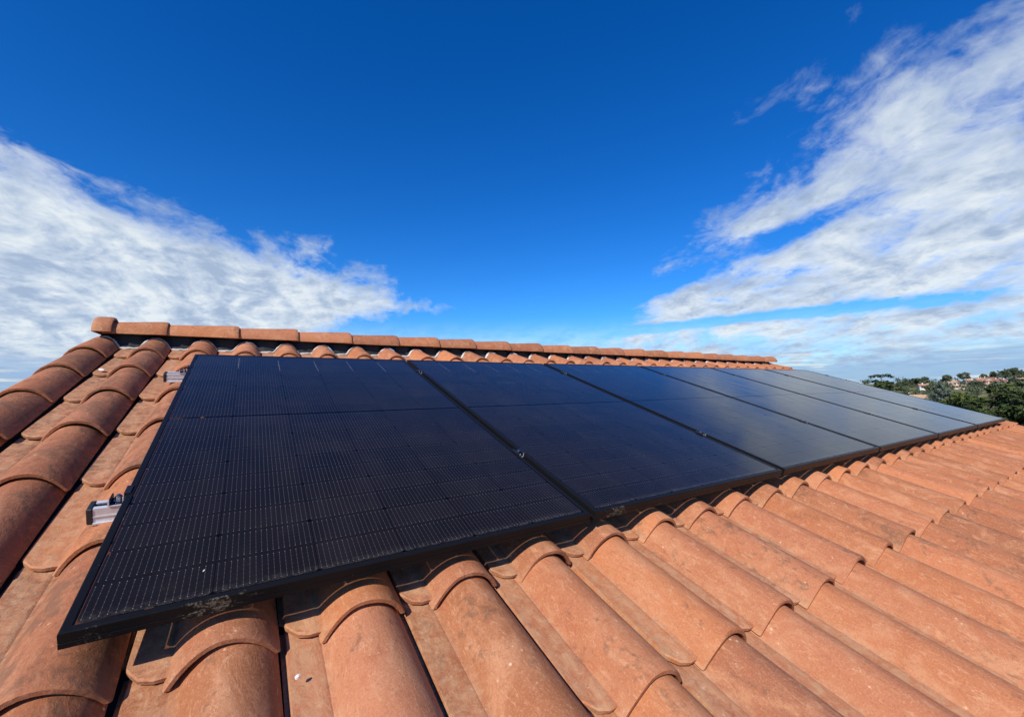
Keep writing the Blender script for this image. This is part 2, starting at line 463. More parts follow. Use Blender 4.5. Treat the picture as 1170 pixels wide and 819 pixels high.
class MB:
    """collects simple solids into one mesh"""
    def __init__(s):
        s.v, s.f = [], []

    def add(s, vs, fs):
        k = len(s.v)
        s.v += [tuple(q) for q in vs]
        s.f += [tuple(i + k for i in f) for f in fs]
        return s

    def box(s, a, b, ch=0.0):
        x0, y0, z0 = a
        x1, y1, z1 = b
        if ch <= 0:
            vs = [(x, y, z) for z in (z0, z1) for y in (y0, y1) for x in (x0, x1)]
            fs = [(0, 2, 3, 1), (4, 5, 7, 6), (0, 1, 5, 4), (2, 6, 7, 3), (0, 4, 6, 2), (1, 3, 7, 5)]
            return s.add(vs, fs)
        bm = bmesh.new()
        vv = [bm.verts.new((x, y, z)) for z in (z0, z1) for y in (y0, y1) for x in (x0, x1)]
        for f in [(0, 2, 3, 1), (4, 5, 7, 6), (0, 1, 5, 4), (2, 6, 7, 3), (0, 4, 6, 2), (1, 3, 7, 5)]:
            bm.faces.new([vv[i] for i in f])
        bmesh.ops.bevel(bm, geom=bm.edges[:] , offset=ch, segments=1, affect='EDGES')
        bm.verts.index_update()
        s.add([v_.co[:] for v_ in bm.verts], [[v_.index for v_ in f.verts] for f in bm.faces])
        bm.free()
        return s

    def cyl(s, c, r, h, n=12, axis='Z', r2=None):
        r2 = r if r2 is None else r2
        vs = []
        for k, (rr, zz_) in enumerate(((r, 0), (r2, h))):
            for i in range(n):
                a = 2 * math.pi * i / n
                q = (rr * math.cos(a), rr * math.sin(a), zz_)
                if axis == 'X': q = (q[2], q[0], q[1])
                if axis == 'Y': q = (q[0], q[2], q[1])
                vs.append((c[0] + q[0], c[1] + q[1], c[2] + q[2]))
        fs = [(i, (i + 1) % n, n + (i + 1) % n, n + i) for i in range(n)]
        fs += [tuple(range(n - 1, -1, -1)), tuple(range(n, 2 * n))]
        return s.add(vs, fs)

    def prism_x(s, prof, x0, x1):
        n = len(prof)
        vs = [(x0, y, z) for y, z in prof] + [(x1, y, z) for y, z in prof]
        fs = [(i, (i + 1) % n, n + (i + 1) % n, n + i) for i in range(n)]
        fs += [tuple(range(n - 1, -1, -1)), tuple(range(n, 2 * n))]
        return s.add(vs, fs)

    def mesh(s, name, smooth=False):
        return mesh_from(name, s.v, s.f, smooth)

    def build(s, name, mat, parent=None, mtx=None, smooth=False):
        return link(name, s.mesh(name, smooth), mat, parent, mtx)


# ------------------------------------------------------------------ terrain
def ground_h(x, y):
    d = math.hypot(x, y)
    az = math.degrees(math.atan2(y, x))
    t_ = min(max((d - 150) / 750, 0), 1)
    s_ = t_ * t_ * (3 - 2 * t_)
    k = 1.0 + 0.35 * math.exp(-((az - 5.0) / 4.0) ** 2) - 0.32 * (1 / (1 + math.exp(-(az - 14.5) * 1.2)))
    h = 8.6 * s_ * k
    if d > 1100:
        h *= max(0.0, 1 - (d - 1100) / 2500)
    return h + (0.5 * math.sin(x * 0.031) * math.cos(y * 0.027) if d > 60 else 0.0)


gm, gt, gb = material('grass_and_fields')
gc = gt.add('ShaderNodeTexCoord').outputs['Object']
g1 = gt.noise(gc, 0.012, 4, 0.6)
g2 = gt.noise(gc, 0.11, 6, 0.65)
g3 = gt.noise(gc, 1.4, 5, 0.7)
gcol = gt.ramp(g1, [(0.3, (0.065, 0.088, 0.028)), (0.45, (0.115, 0.135, 0.045)), (0.56, (0.20, 0.18, 0.075)), (0.70, (0.085, 0.105, 0.038))])
gcol = gt.mix(gt.mr(g2, 0.5, 0.7, 0.0, 0.7), gcol, (0.040, 0.055, 0.018))
gcol = gt.mix(gt.mr(g3, 0.4, 0.7, 0.0, 0.35), gcol, (0.15, 0.15, 0.07))
gt.l.new(gcol, gb.inputs['Base Color'])
gb.inputs['Roughness'].default_value = 0.95
gb.inputs['Specular IOR Level'].default_value = 0.1
NA = 360
radii = [0.0] + [6 * 1.16 ** i for i in range(46)]
gv, gf = [(0, 0, 0)], []
for ri, r_ in enumerate(radii[1:]):
    for a_ in range(NA):
        th = 2 * math.pi * a_ / NA
        x_, y_ = r_ * math.cos(th), r_ * math.sin(th)
        gv.append((x_, y_, ground_h(x_, y_)))
for a_ in range(NA):
    gf.append((0, 1 + a_, 1 + (a_ + 1) % NA))
for ri in range(len(radii) - 2):
    o0, o1 = 1 + ri * NA, 1 + (ri + 1) * NA
    for a_ in range(NA):
        b_ = (a_ + 1) % NA
        gf.append((o0 + a_, o1 + a_, o1 + b_, o0 + b_))
go = link('ground', mesh_from('ground', gv, gf, True), gm)
go['kind'] = 'structure'

# ------------------------------------------------------------------ the house carrying the roof
NCOL, PITCH, XTIP = 33, 0.2257, -0.548
GAUGE, Y0 = 0.356, -0.033
house = thing('house', 'house under the terracotta tiled roof that fills the foreground', 'house', Matrix.Translation((3.15, 2.35, 0)))
TOH = Matrix.Translation((-3.15, -2.35, 0))                        # world -> house space
RIDGE = ROOF @ Vector((0, 2.437, -0.075))
# walls
wy0, wy1 = -1.45, 2 * RIDGE.y + 1.45
top = LIFT - 1.55 * math.sin(SLOPE) - 0.40
gab = MB()
prof = [(wy0, 0.0), (wy1, 0.0), (wy1, top), (RIDGE.y, RIDGE.z - 0.24), (wy0, top)]
gab.prism_x(prof, -0.36, 6.66)
gab.build('wall', M_WALL, house, TOH)
# roof deck: a folded slab under the tiles
def roofpt(y, z):
    q = ROOF @ Vector((0, y, z))
    return q.y, q.z
YE = -1.86
front_t, front_b = roofpt(YE, -0.150), roofpt(YE, -0.190)
ry = RIDGE.y
def ridge_at(z): # height of a roof-parallel line at the ridge plane
    a, b_ = roofpt(0, z), roofpt(1, z)
    return a[1] + (b_[1] - a[1]) / (b_[0] - a[0]) * (ry - a[0])
deck = MB()
rt_, rb_ = ridge_at(-0.150), ridge_at(-0.190)
prof = [front_b, front_t, (ry, rt_), (2 * ry - front_t[0], front_t[1]), (2 * ry - front_b[0], front_b[1]), (ry, rb_)]
deck.prism_x(prof, -0.525, 6.815)
roof = deck.build('roof', M_DECK, house, TOH)
# verge boards
vb = MB()
for xa in (-0.5, 6.765):
    f_t, f_b = roofpt(YE + 0.02, -0.1925), roofpt(YE + 0.02, -0.32)
    vb.prism_x([f_b, f_t, (ry, ridge_at(-0.1925)), (2 * ry - f_t[0], f_t[1]), (2 * ry - f_b[0], f_b[1]), (ry, ridge_at(-0.32))], xa, xa + 0.025)
vb.build('verge_board', simple('painted_board', (0.35, 0.30, 0.24), 0.7), roof, Matrix.Identity(4))
TILT = 0.045


# ------------------------------------------------------------------ roof tiles
def tile_arrays(seed, nseg=20, length=0.42, pan=True):
    """barrel and pan of one interlocking tile; origin at the barrel's left foot on the nose line"""
    r_ = random.Random(seed)
    V, F = [], []
    jz = [r_.uniform(-0.0012, 0.0012) for _ in range(8)]
    jw = r_.uniform(-0.0015, 0.0015)
    stations = [0.0, 0.0035, 0.030, 0.10, length * 0.5, length * 0.75, length]
    def sect(i, inner, shrink):
        y = stations[i]
        cx = 0.0778 + 0.001 * math.sin(3 * y + seed)
        a, zc, zb = barrel(y)
        a += jw
        zc += jz[i]
        if inner:
            a -= 0.0115; zc -= 0.0125
        a -= shrink; zc -= shrink
        pts = []
        for k in range(nseg + 1):
            th = math.pi / 2 * (-1 + 2 * k / nseg)
            w = math.sin(th)
            yy = y
            if i == 0: yy = y + 0.0012 * math.sin(5 * w + seed * 1.7)
            zf = zb + (0.0095 if w > 0 else 0.0)
            pts.append((cx + a * w, yy, zf + (zc - zf) * arch(w)))
        return pts
    n = nseg + 1
    outer, inner = [], []
    for i in range(len(stations)):
        outer.append(len(V)); V += sect(i, False, 0.0025 if i == 0 else 0.0)
    for i in (0, 1, 3, 6):
        inner.append(len(V)); V += sect(i, True, -0.002 if i == 0 else 0.0)
    for i in range(len(stations) - 1):
        for k in range(nseg):
            a, b_ = outer[i] + k, outer[i + 1] + k
            F.append((a, a + 1, b_ + 1, b_))
    for i in range(3):
        for k in range(nseg):
            a, b_ = inner[i] + k, inner[i + 1] + k
            F.append((a, b_, b_ + 1, a + 1))
    for k in range(nseg):                                  # nose rim
        F.append((inner[0] + k, inner[0] + k + 1, outer[0] + k + 1, outer[0] + k))
        F.append((outer[-1] + k, outer[-1] + k + 1, inner[-1] + k + 1, inner[-1] + k))
    for e_ in (0, nseg):                                   # feet
        oc_ = [o + e_ for o in outer]; ic_ = [o + e_ for o in inner]
        poly = oc_ + ic_[::-1]
        F.append(tuple(poly if e_ else poly[::-1]))
    if not pan:
        return V, F
    # pan: flat channel, its left edge stepping down to the interlock that runs under the neighbour's barrel
    xs = [-0.0680, -0.0612, -0.0600, -0.0580, -0.0400, -0.0200, -0.0060, -0.0010, 0.0240]
    zs = [-0.1222, -0.1216, -0.1150, -0.1098, -0.1112, -0.1118, -0.1112, -0.1128, -0.1040]
    nose = [0.075, 0.070, 0.062, 0.0520, 0.0270, 0.0185, 0.0180, 0.0185, 0.0190]
    m_ = len(xs)
    rows = []
    for j, yy in enumerate((None, None, 0.16, length * 0.75, length)):
        st = len(V)
        for x, z0, ny in zip(xs, zs, nose):
            y = ny if j == 0 else (ny + 0.004 if j == 1 else yy)
            z = z0 - TILT * y - (0.0028 if j == 0 else 0.0) + (r_.uniform(-.0006, .0006) if j > 1 else 0)
            V.append((x - (0.008 * max(0, (y - 0.05)) if x == xs[-1] else 0), y, z))
        rows.append(st)
    for j in range(4):
        for k in range(m_ - 1):
            a, b_ = rows[j] + k, rows[j + 1] + k
            F.append((a, a + 1, b_ + 1, b_))
    bt = []
    for j, yy in enumerate((None, length)):
        st = len(V)
        for x, z0, ny in zip(xs, zs, nose):
            y = ny + 0.002 if j == 0 else yy
            V.append((x, y, min(-0.1225, z0 - 0.006) - TILT * y))
        bt.append(st)
    for k in range(m_ - 1):
        F.append((bt[0] + k, bt[0] + k + 1, rows[0] + k + 1, rows[0] + k))
        F.append((bt[0] + k, bt[1] + k, bt[1] + k + 1, bt[0] + k + 1))
        F.append((rows[4] + k, rows[4] + k + 1, bt[1] + k + 1, bt[1] + k))
    F.append(tuple([rows[j] for j in range(5)][::-1] + [bt[0], bt[1]])[::-1])
    return V, F


def arch(w):
    return max(0.0, 1 - abs(w) ** 2.2) ** (1 / 1.08)


def barrel(y):
    """half width, crest and foot height of the barrel at y above the nose"""
    q = y / 0.356
    return 0.0818 - 0.0080 * q, -0.0555 - TILT * y - 0.0025 * q, -0.1245 - 0.0132 * q


def surf_z(xl, y):
    """height of a tile's upper face (roof space) at xl past its left foot, y above its nose"""
    best = -0.112 - TILT * y
    a, zc, zb = barrel(y)
    for sh in (0.0, -PITCH, PITCH):
        w = (xl + sh - 0.0778) / a
        if abs(w) < 1:
            zb = barrel(y)[2] + (0.0095 if w > 0 else 0.0)
            best = max(best, zb + (zc - zb) * arch(w))
    return best


tile_mesh, top_mesh = [], []
for s_ in range(6):
    for lst, ln in ((tile_mesh, 0.42), (top_mesh, 0.325)):
        me = mesh_from('roof_tile', *tile_arrays(s_, 20, ln), True)
        me.materials.append(M_TILE)
        lst.append(me)
verge_mesh = {}
for ln in (0.42, 0.325):
    me = mesh_from('roof_tile', *tile_arrays(3, 20, ln, False), True)
    me.materials.append(M_TILE)
    verge_mesh[ln] = me

RB = TOH @ ROOF
visible, rest = [], []
for k in range(-5, 7):
    for c in range(NCOL):
        x = XTIP + PITCH * c
        y = Y0 + GAUGE * k
        if k >= 5 or k in (-1, 0): keep = True
        elif k == -2: keep = 2 <= c <= 24
        elif 1 <= k <= 4: keep = (c <= 3 or c >= 31)
        else: keep = False
        (visible if keep else rest).append((k, c, x, y))
proto = None
for k, c, x, y in visible:
    jit = Matrix.Translation((x + rng.gauss(0, 0.0011), y + rng.gauss(0, 0.0022), rng.gauss(0, 0.0008))) @ \
        Matrix.Rotation(rng.gauss(0, R(0.35)), 4, 'Z') @ Matrix.Rotation(rng.gauss(0, R(0.5)), 4, 'Y')
    pick = rng.randrange(6)
    me = verge_mesh[0.325 if k == 6 else 0.42] if c == 0 else (top_mesh if k == 6 else tile_mesh)[pick]
    if c == 0: jit = jit @ Matrix.Translation((-0.012, 0, 0)) @ Matrix.Diagonal((1.07, 1, 1, 1))
    o = link('roof_tile', me, None, roof, ROOF @ jit)
    o.matrix_basis = ROOF @ jit                       # the deck's own space is the world's, shifted by the house
    o['dirt'] = max(0.0, min(1.0, (1.0 if c <= 1 else 0.72 if c == 2 else 0.30) + rng.gauss(0, 0.10))) if c <= 2 else max(0.0, 0.34 + rng.gauss(0, 0.16))


def joined_tiles(name, items, mtx):
    vs, fs, n = [], [], 0
    low = [tile_arrays(s_, 10) for s_ in range(3)] + [tile_arrays(1, 10, 0.265)]
    arr = [(np.array(V_), F_) for V_, F_ in low]
    for i, (k, c, x, y) in enumerate(items):
        A, F_ = arr[3 if k == 6 else i % 3]
        q = A + np.array((x, y + rng.gauss(0, 0.002), 0))
        vs.append(q)
        fs += [tuple(j + n for j in f) for f in F_]
        n += len(A)
    V_ = np.concatenate(vs)
    me = mesh_from(name, V_, fs, True)
    o = link(name, me, M_TILEJ, roof, mtx)
    o['kind'] = 'stuff'
    return o


joined_tiles('roof_tile', rest, ROOF)
back = [(k, c, XTIP + PITCH * c, Y0 + GAUGE * k) for k in range(-5, 7) for c in range(NCOL)]
flip = Matrix.Translation((6.29, 2 * RIDGE.y, 0)) @ Matrix.Rotation(math.pi, 4, 'Z')
joined_tiles('roof_tile', back, flip @ ROOF)

# ------------------------------------------------------------------ ridge tiles
def ridge_mesh(length, seed, first=False):
    r_ = random.Random(seed)
    N = 16
    st = [(0.0, 0.082), (0.03, 0.0830), (0.5 * length, 0.0915), (length - 0.045, 0.1005), (length - 0.022, 0.1015), (length - 0.006, 0.1000), (length, 0.0970)]
    if first:
        st = [(0.0, 0.1000), (0.006, 0.1040), (0.018, 0.1060), (0.040, 0.1070), (length - 0.018, 0.1075), (length - 0.006, 0.1060), (length, 0.1030)]
    V, F = [], []
    rings = []
    wob = [r_.uniform(-0.0015, 0.0015) for _ in range(4)]
    for (x, r0) in st:
        rings.append(len(V))
        for k in range(N + 1):
            a = math.pi * (0.035 + 0.93 * k / N)
            rr = r0 * (1 + 0.008 * math.sin(2 * a + wob[0] * 900))
            V.append((x + wob[k % 4] * 0.5, -rr * math.cos(a), rr * 0.97 * math.sin(a)))
    inn = []
    for (x, r0) in (st[0], st[-1]):
        inn.append(len(V))
        for k in range(N + 1):
            a = math.pi * (0.035 + 0.93 * k / N)
            rr = r0 - 0.012
            V.append((x, -rr * math.cos(a), rr * 0.97 * math.sin(a)))
    for i in range(len(st) - 1):
        for k in range(N):
            F.append((rings[i] + k, rings[i] + k + 1, rings[i + 1] + k + 1, rings[i + 1] + k)[::-1])
    for k in range(N):
        F.append((inn[0] + k, inn[0] + k + 1, inn[1] + k + 1, inn[1] + k))
        F.append((rings[0] + k, inn[0] + k, inn[0] + k + 1, rings[0] + k + 1)[::-1])
        F.append((rings[-1] + k, rings[-1] + k + 1, inn[1] + k + 1, inn[1] + k)[::-1])
    for e_ in (0, N):
        poly = [q + e_ for q in rings] + [inn[1] + e_, inn[0] + e_]
        F.append(tuple(poly if e_ == 0 else poly[::-1]))
    if first:                                             # closed end disc at the verge
        F.append(tuple(inn[0] + k for k in range(N + 1)))
    me = mesh_from('ridge_tile', V, F, True)
    me.materials.append(M_TILE)
    return me


seams = [-0.488, -0.434, -0.202, 0.152, 0.490, 0.836, 1.180, 1.510, 1.838, 2.190, 2.546, 2.908, 3.270]
while len(seams) < 23: seams.append(seams[-1] + 0.3575)
long_m = [ridge_mesh(0.385, s_) for s_ in range(4)]
first_m = ridge_mesh(0.080, 9, True)
for i in range(22):
    x0, x1 = seams[i], seams[i + 1]
    me = first_m if i == 0 else long_m[i % 4]
    ln = 0.080 if i == 0 else 0.385 if i > 1 else 0.28
    if i == 1: me = ridge_mesh(0.28, 5)
    start = x1 + (0.004 if i == 0 else 0.012) - ln
    mt_ = Matrix.Translation((start, RIDGE.y + rng.gauss(0, 0.002), RIDGE.z + rng.gauss(0, 0.0012) + (0.004 if i == 0 else 0))) @ \
        Matrix.Rotation(rng.gauss(0, R(0.35)), 4, 'Z') @ Matrix.Rotation(rng.gauss(0, R(0.2)), 4, 'Y')
    o = link('ridge_tile', me, None, roof, mt_)
    o['dirt'] = 0.25 + rng.random() * 0.25
# mortar plug of the far end
# silver flashing edge and black closure strip under the ridge tiles, moulded over the tiles
def wavy(name, rows, mat):
    V, F = [], []
    nx = int(7.26 / 0.0113)
    for i in range(nx + 1):
        x = XTIP + 0.065 + 7.26 * i / nx
        xl = (x - XTIP) % PITCH
        for (yy, dz_, f) in rows:
            pan_z = -0.112 - TILT * (yy - (Y0 + GAUGE * 6))
            yy = yy + 0.70 * max(0.0, surf_z(xl, yy - (Y0 + GAUGE * 6)) - pan_z)
            s_ = surf_z(xl, yy - (Y0 + GAUGE * 6))
            crinkle = 0.0014 * math.sin(x * 83 + yy * 40) + 0.0012 * math.sin(x * 191)
            z = s_ * f + (1 - f) * (-0.058) + dz_ + crinkle
            V.append((x, yy + 0.004 * math.sin(x * 57) * f, z))
    m_ = len(rows)
    for i in range(nx):
        for k in range(m_ - 1):
            a, b_ = i * m_ + k, (i + 1) * m_ + k
            F.append((a, b_, b_ + 1, a + 1))
    return link(name, mesh_from(name, V, F, True), mat, roof, ROOF)


wavy('ridge_flashing', [(2.326, 0.0030, 1.0), (2.340, 0.0050, 1.0), (2.352, 0.0060, 1.0)], M_FLASH)
wavy('ridge_closure', [(2.352, 0.0055, 1.0), (2.362, 0.006, 0.97), (2.372, 0.004, 0.75), (2.386, 0.002, 0.35), (2.40, 0.006, 0.0)], M_CLOSE)

# ------------------------------------------------------------------ solar panels
PW, PG, PH, PT = 1.038, 0.020, 1.742, 0.027


def frame_mesh():
    prof = [(0.006, -PT), (0.0, -PT), (0.0, -0.0180), (0.0007, -0.0175), (0.0007, -0.0165), (0.0, -0.0160), (0.0, -0.0020), (0.0006, -0.0007), (0.0020, 0.0), (0.0122, 0.0), (0.0128, -0.0008), (0.0128, -0.0045)]
    V, F = [], []
    for d, z in prof:
        V += [(d, d, z), (PW - d, d, z), (PW - d, PH - d, z), (d, PH - d, z)]
    for i in range(len(prof) - 1):
        for k in range(4):
            a, b_ = i * 4 + k, i * 4 + (k + 1) % 4
            F.append((a, b_, b_ + 4, a + 4))
    return mesh_from('frame', V, F)


def cell_mesh(low):
    hx, hy, ch = 0.08345, 0.0422, 0.0055
    if low: pl = [(-hx + ch, -hy), (hx - ch, -hy), (hx, -hy + ch), (hx, hy), (-hx, hy), (-hx, -hy + ch)]
    else: pl = [(-hx, -hy), (hx, -hy), (hx, hy - ch), (hx - ch, hy), (-hx + ch, hy), (-hx, hy - ch)]
    n = len(pl)
    V = [(x, y, 0.0) for x, y in pl] + [(x, y, -0.0004) for x, y in pl]
    F = [tuple(range(n))] + [(n + i, n + (i + 1) % n, (i + 1) % n, i) for i in range(n)]
    me = mesh_from('cell', V, F)
    me.materials.append(M_CELL)
    return me


fm = frame_mesh(); fm.materials.append(M_FRAME)
gl = mesh_from('laminate', [(0.0128, 0.0128, -0.0021), (PW - 0.0128, 0.0128, -0.0021), (PW - 0.0128, PH - 0.0128, -0.0021), (0.0128, PH - 0.0128, -0.0021)], [(0, 1, 2, 3)]); gl.materials.append(M_SHEET)
cm = [cell_mesh(True), cell_mesh(False)]
rbm = MB().box((-0.0008, 0.0, -0.0004), (0.0008, 0.20, 0.0)).mesh('ribbon'); rbm.materials.append(M_RIB)
jb = MB().box((PW / 2 - 0.05, 0.84, -0.026), (PW / 2 + 0.05, 0.90, -0.0062)).mesh('junction_box'); jb.materials.append(M_PLASTIC)
order = ['nearest black solar panel, left end of the row, its cell wires clearly visible',
         'second black solar panel from the left, with dried smears along its lower front edge',
         'third solar panel from the left in the row, dark navy with soft blue reflection',
         'fourth solar panel from the left in the row, its right half paling with cloud reflection',
         'fifth solar panel from the left, pale grey with sky glare, next to the end panel',
         'farthest solar panel at the right end of the row, pale grey, before the trees']
panels = []
for i in range(6):
    px = i * (PW + PG)
    pm = ROOF @ Matrix.Translation((px, 0, rng.gauss(0, 0.0004) if i else 0.0)) @ Matrix.Rotation(rng.gauss(0, R(0.05)), 4, 'Y')
    p_ = thing('solar_panel', order[i], 'solar panel', pm, 'solar panels in one row on the tiled roof')
    panels.append(p_)
    f_ = link('frame', fm, None, p_)
    f_['grime'] = (1.0, 1.0, 0.0, 0.0, 0.0, 0.0)[i]
    link('laminate', gl, None, p_)
    link('junction_box', jb, None, p_)
    for a_ in range(6):
        for j in range(20):
            yc = 0.0583 + 0.0850 * j if j < 10 else PH - 0.0583 - 0.0850 * (19 - j)
            link('cell', cm[(j % 2)], None, p_, Matrix.Translation((0.099 + 0.168 * a_, yc, -0.0016)))
    for a_ in range(5):
        link('ribbon', rbm, None, p_, Matrix.Translation((0.183 + 0.168 * a_, 1.475 + rng.gauss(0, 0.01), -0.0016)))

# ------------------------------------------------------------------ mounting rails and clamps
def rail(y, label, x0):
    r_ = thing('mounting_rail', label, 'rail', ROOF @ Matrix.Translation((x0, y, -PT)), 'aluminium rails under the solar panels')
    w, h, k = 0.0175, 0.036, 0.003
    L = 6.42 - x0
    pr = [(-w, -h), (w, -h), (w, -0.001), (0.007, -0.001), (0.007, -0.004), (w - k, -0.004), (w - k, -h + k), (-w + k, -h + k), (-w + k, -0.004), (-0.007, -0.004), (-0.007, -0.001), (-w, -0.001)]
    b_ = MB()
    b_.prism_x(pr, 0, L)
    b_.prism_x([(-w - 0.0015, -0.0215), (-w - 0.0015, -0.0185), (-w - 0.0002, -0.0185), (-w - 0.0002, -0.0215)], 0, L)
    b_.prism_x([(-w - 0.006, -h - 0.001), (-w - 0.006, -h + 0.003), (-w - 0.0003, -h + 0.003), (-w - 0.0003, -h - 0.001)], 0, L)
    b_.build('rail_body', M_ALU, r_)
    e_ = MB().box((-0.011, -w - 0.002, -h - 0.002), (-0.0004, w + 0.002, 0.0), 0.002)
    e_.build('end_cap', M_PLASTIC, r_)
    e2 = MB().box((L + 0.0004, -w - 0.002, -h - 0.002), (L + 0.011, w + 0.002, 0.0), 0.002)
    e2.build('end_cap', M_PLASTIC, r_)
    return r_


YL, YU = 0.418, 1.502
rail(YL, 'lower aluminium rail with black end cap sticking out beside the nearest panel', -0.055)
rail(YU, 'upper aluminium rail with dark end cap sticking out near the nearest panel\'s top corner', -0.074)

def clamp_parts(end):
    """bracket pieces in clamp space: origin on the panels' top plane at the gap centre (or the frame edge)"""
    b_, bolt, lip = MB(), MB(), MB()
    if end:
        b_.box((-0.030, -0.017, -0.0266), (-0.0005, 0.017, -0.0235), 0.0006)
        b_.box((-0.0300, -0.017, -0.0235), (-0.0272, 0.017, -0.012), 0.0006)
        b_.box((-0.0038, -0.017, -0.0235), (-0.0008, 0.017, 0.0005), 0.0006)
        b_.box((-0.0038, -0.017, 0.0006), (0.0080, 0.017, 0.0030), 0.0006)
        bolt.cyl((-0.0155, 0, -0.0234), 0.0095, 0.0025, 16)
        bolt.cyl((-0.0155, 0, -0.0209), 0.0072, 0.0085, 6)
        bolt.cyl((-0.0155, 0, -0.0124), 0.0045, 0.0040, 10, r2=0.0035)
        lip.box((-0.0305, -0.0196, -0.0262), (-0.0008, -0.0172, -0.0236))
        lip.box((-0.0308, -0.0196, -0.0234), (-0.0280, -0.0172, -0.011))
        lip.box((-0.0062, -0.0196, -0.0234), (-0.0038, -0.0172, -0.006))
    else:
        b_.box((-0.0190, -0.020, 0.0004), (-0.0062, 0.020, 0.0030), 0.0006)
        b_.box((0.0062, -0.020, 0.0004), (0.0190, 0.020, 0.0030), 0.0006)
        b_.box((-0.0078, -0.020, -0.010), (0.0078, 0.020, -0.0075), 0.0004)
        bolt.cyl((0, 0.004, -0.0075), 0.0062, 0.0100, 8)
        bolt.cyl((0, 0.004, 0.0025), 0.0036, 0.0030, 8)
        lip.box((-0.0082, -0.0215, -0.0098), (-0.0060, -0.0202, 0.0034))
        lip.box((0.0060, -0.0215, -0.0098), (0.0082, -0.0202, 0.0034))
        lip.box((-0.0060, -0.0215, -0.0110), (0.0060, -0.0202, -0.0085))
    return b_.mesh('bracket'), bolt.mesh('bolt'), lip.mesh('bracket_edge')


mid_m, end_m = clamp_parts(False), clamp_parts(True)
for me_, ma_ in list(zip(mid_m, (M_ALU_DARK, M_STEEL, M_ALU))) + list(zip(end_m, (M_ALU_DARK, M_STEEL, M_ALU))):
    me_.materials.append(ma_)


def clamp(label, mtx, meshes, cat, group):
    t_ = thing('panel_clamp', label, cat, mtx, group)
    for n_, me_ in zip(('bracket', 'bolt', 'bracket_edge'), meshes):
        link(n_, me_, None, t_)
    return t_


gaps = ['first and second', 'second and third', 'third and fourth', 'fourth and fifth', 'fifth and sixth']
for i in range(5):
    gx = (i + 1) * (PW + PG) - PG / 2
    for yy, wd in ((YL - 0.025, 'lower'), (YU - 0.022, 'upper')):
        clamp('small bolted %s clamp in the gap between %s panels from the left' % (wd, gaps[i]),
              ROOF @ Matrix.Translation((gx, yy + rng.gauss(0, 0.004), 0)), mid_m, 'clamp', 'clamps holding the solar panels')
for yy, wd in ((YL, 'lower'), (YU, 'upper')):
    clamp('silver bolted end clamp on the %s rail end left of the nearest panel' % wd, ROOF @ Matrix.Translation((0, yy, 0)), end_m, 'clamp', 'clamps holding the solar panels')
    clamp('end clamp at the far right edge of the row on the %s rail' % wd, ROOF @ Matrix.Translation((6 * PW + 5 * PG, yy, 0)) @ Matrix.Rotation(math.pi, 4, 'Z'), end_m, 'clamp', 'clamps holding the solar panels')

# ------------------------------------------------------------------ loose chips and the stub above the ridge
def chip(label, loc, size, seed):
    r_ = random.Random(seed)
    bm = bmesh.new()
    bmesh.ops.create_icosphere(bm, subdivisions=2, radius=1.0)
    for v_ in bm.verts:
        k = 1 + r_.uniform(-0.25, 0.25)
        v_.co = Vector((v_.co.x * size[0] * k, v_.co.y * size[1] * k, (v_.co.z * k + 0.7) * size[2]))
    me = bpy.data.meshes.new('stone_chip'); bm.to_mesh(me); bm.free()
    o = link('stone_chip', me, M_CHIP, None, ROOF @ Matrix.Translation(loc) @ Matrix.Rotation(r_.uniform(0, 3), 4, 'Z'))
    return tag(o, label, 'chip')


chip('tiny white stone chip in the tile channel below the nearest panel', (0.3085, -0.105, -0.1055), (0.0045, 0.0035, 0.0025), 1)
chip('tiny pale fleck of grit lying on the nearest panel\'s glass near its front edge', (0.166, 0.081, -0.0016), (0.0030, 0.0012, 0.0009), 2)
chip('small white chip on a tile channel near the top of the left tile column', (-0.352, 1.815, -0.1050), (0.014, 0.010, 0.0035), 3)
chip('small white chip on the barrel tile just below the left ridge end', (-0.416, 2.195, -0.1000), (0.006, 0.009, 0.0030), 4)

stub = MB()  # slender dark pole of unknown use, standing behind the ridge
stub.cyl((0, 0, 0), 0.012, 1.05, 8)
stub.cyl((0, 0, 1.05), 0.020, 0.03, 8)
o = stub.build('pole', M_PLASTIC, None, Matrix.Translation((2.19, RIDGE.y + 0.62, RIDGE.z - 0.96)))
tag(o, 'thin dark stub poking up just above the ridge tiles', 'pipe')

# ------------------------------------------------------------------ vegetation
def leaf_mat(name, a, b_, trans=0.15):
    mt, tt, b = material(name)
    gi = tt.add('ShaderNodeNewGeometry').outputs['Random Per Island']
    oc = tt.add('ShaderNodeTexCoord').outputs['Object']
    n = tt.noise(oc, 0.9, 3, 0.6)
    f = tt.m('ADD', tt.m('MULTIPLY', gi, 0.6), tt.m('MULTIPLY', n, 0.5))
    tt.l.new(tt.mix(f, a, b_), b.inputs['Base Color'])
    b.inputs['Roughness'].default_value = 0.7
    b.inputs['Specular IOR Level'].default_value = 0.2
    return mt


M_DARKLEAF = leaf_mat('dark_conifer_needles', (0.018, 0.032, 0.010), (0.060, 0.085, 0.022))
M_GREENLEAF = leaf_mat('broad_green_leaves', (0.030, 0.050, 0.012), (0.095, 0.125, 0.030))
M_BLUELEAF = leaf_mat('blue_cedar_needles', (0.060, 0.085, 0.070), (0.140, 0.175, 0.150))
M_FARLEAF = leaf_mat('haze_tinted_foliage', (0.040, 0.056, 0.034), (0.095, 0.118, 0.062))  # distance haze painted into the leaf colour: lighter and bluer green
M_BROWN = leaf_mat('brownish_foliage', (0.060, 0.048, 0.026), (0.105, 0.090, 0.045))
M_BARK = simple('bark', (0.075, 0.055, 0.040), 0.9, noise=0.3, scale=8)


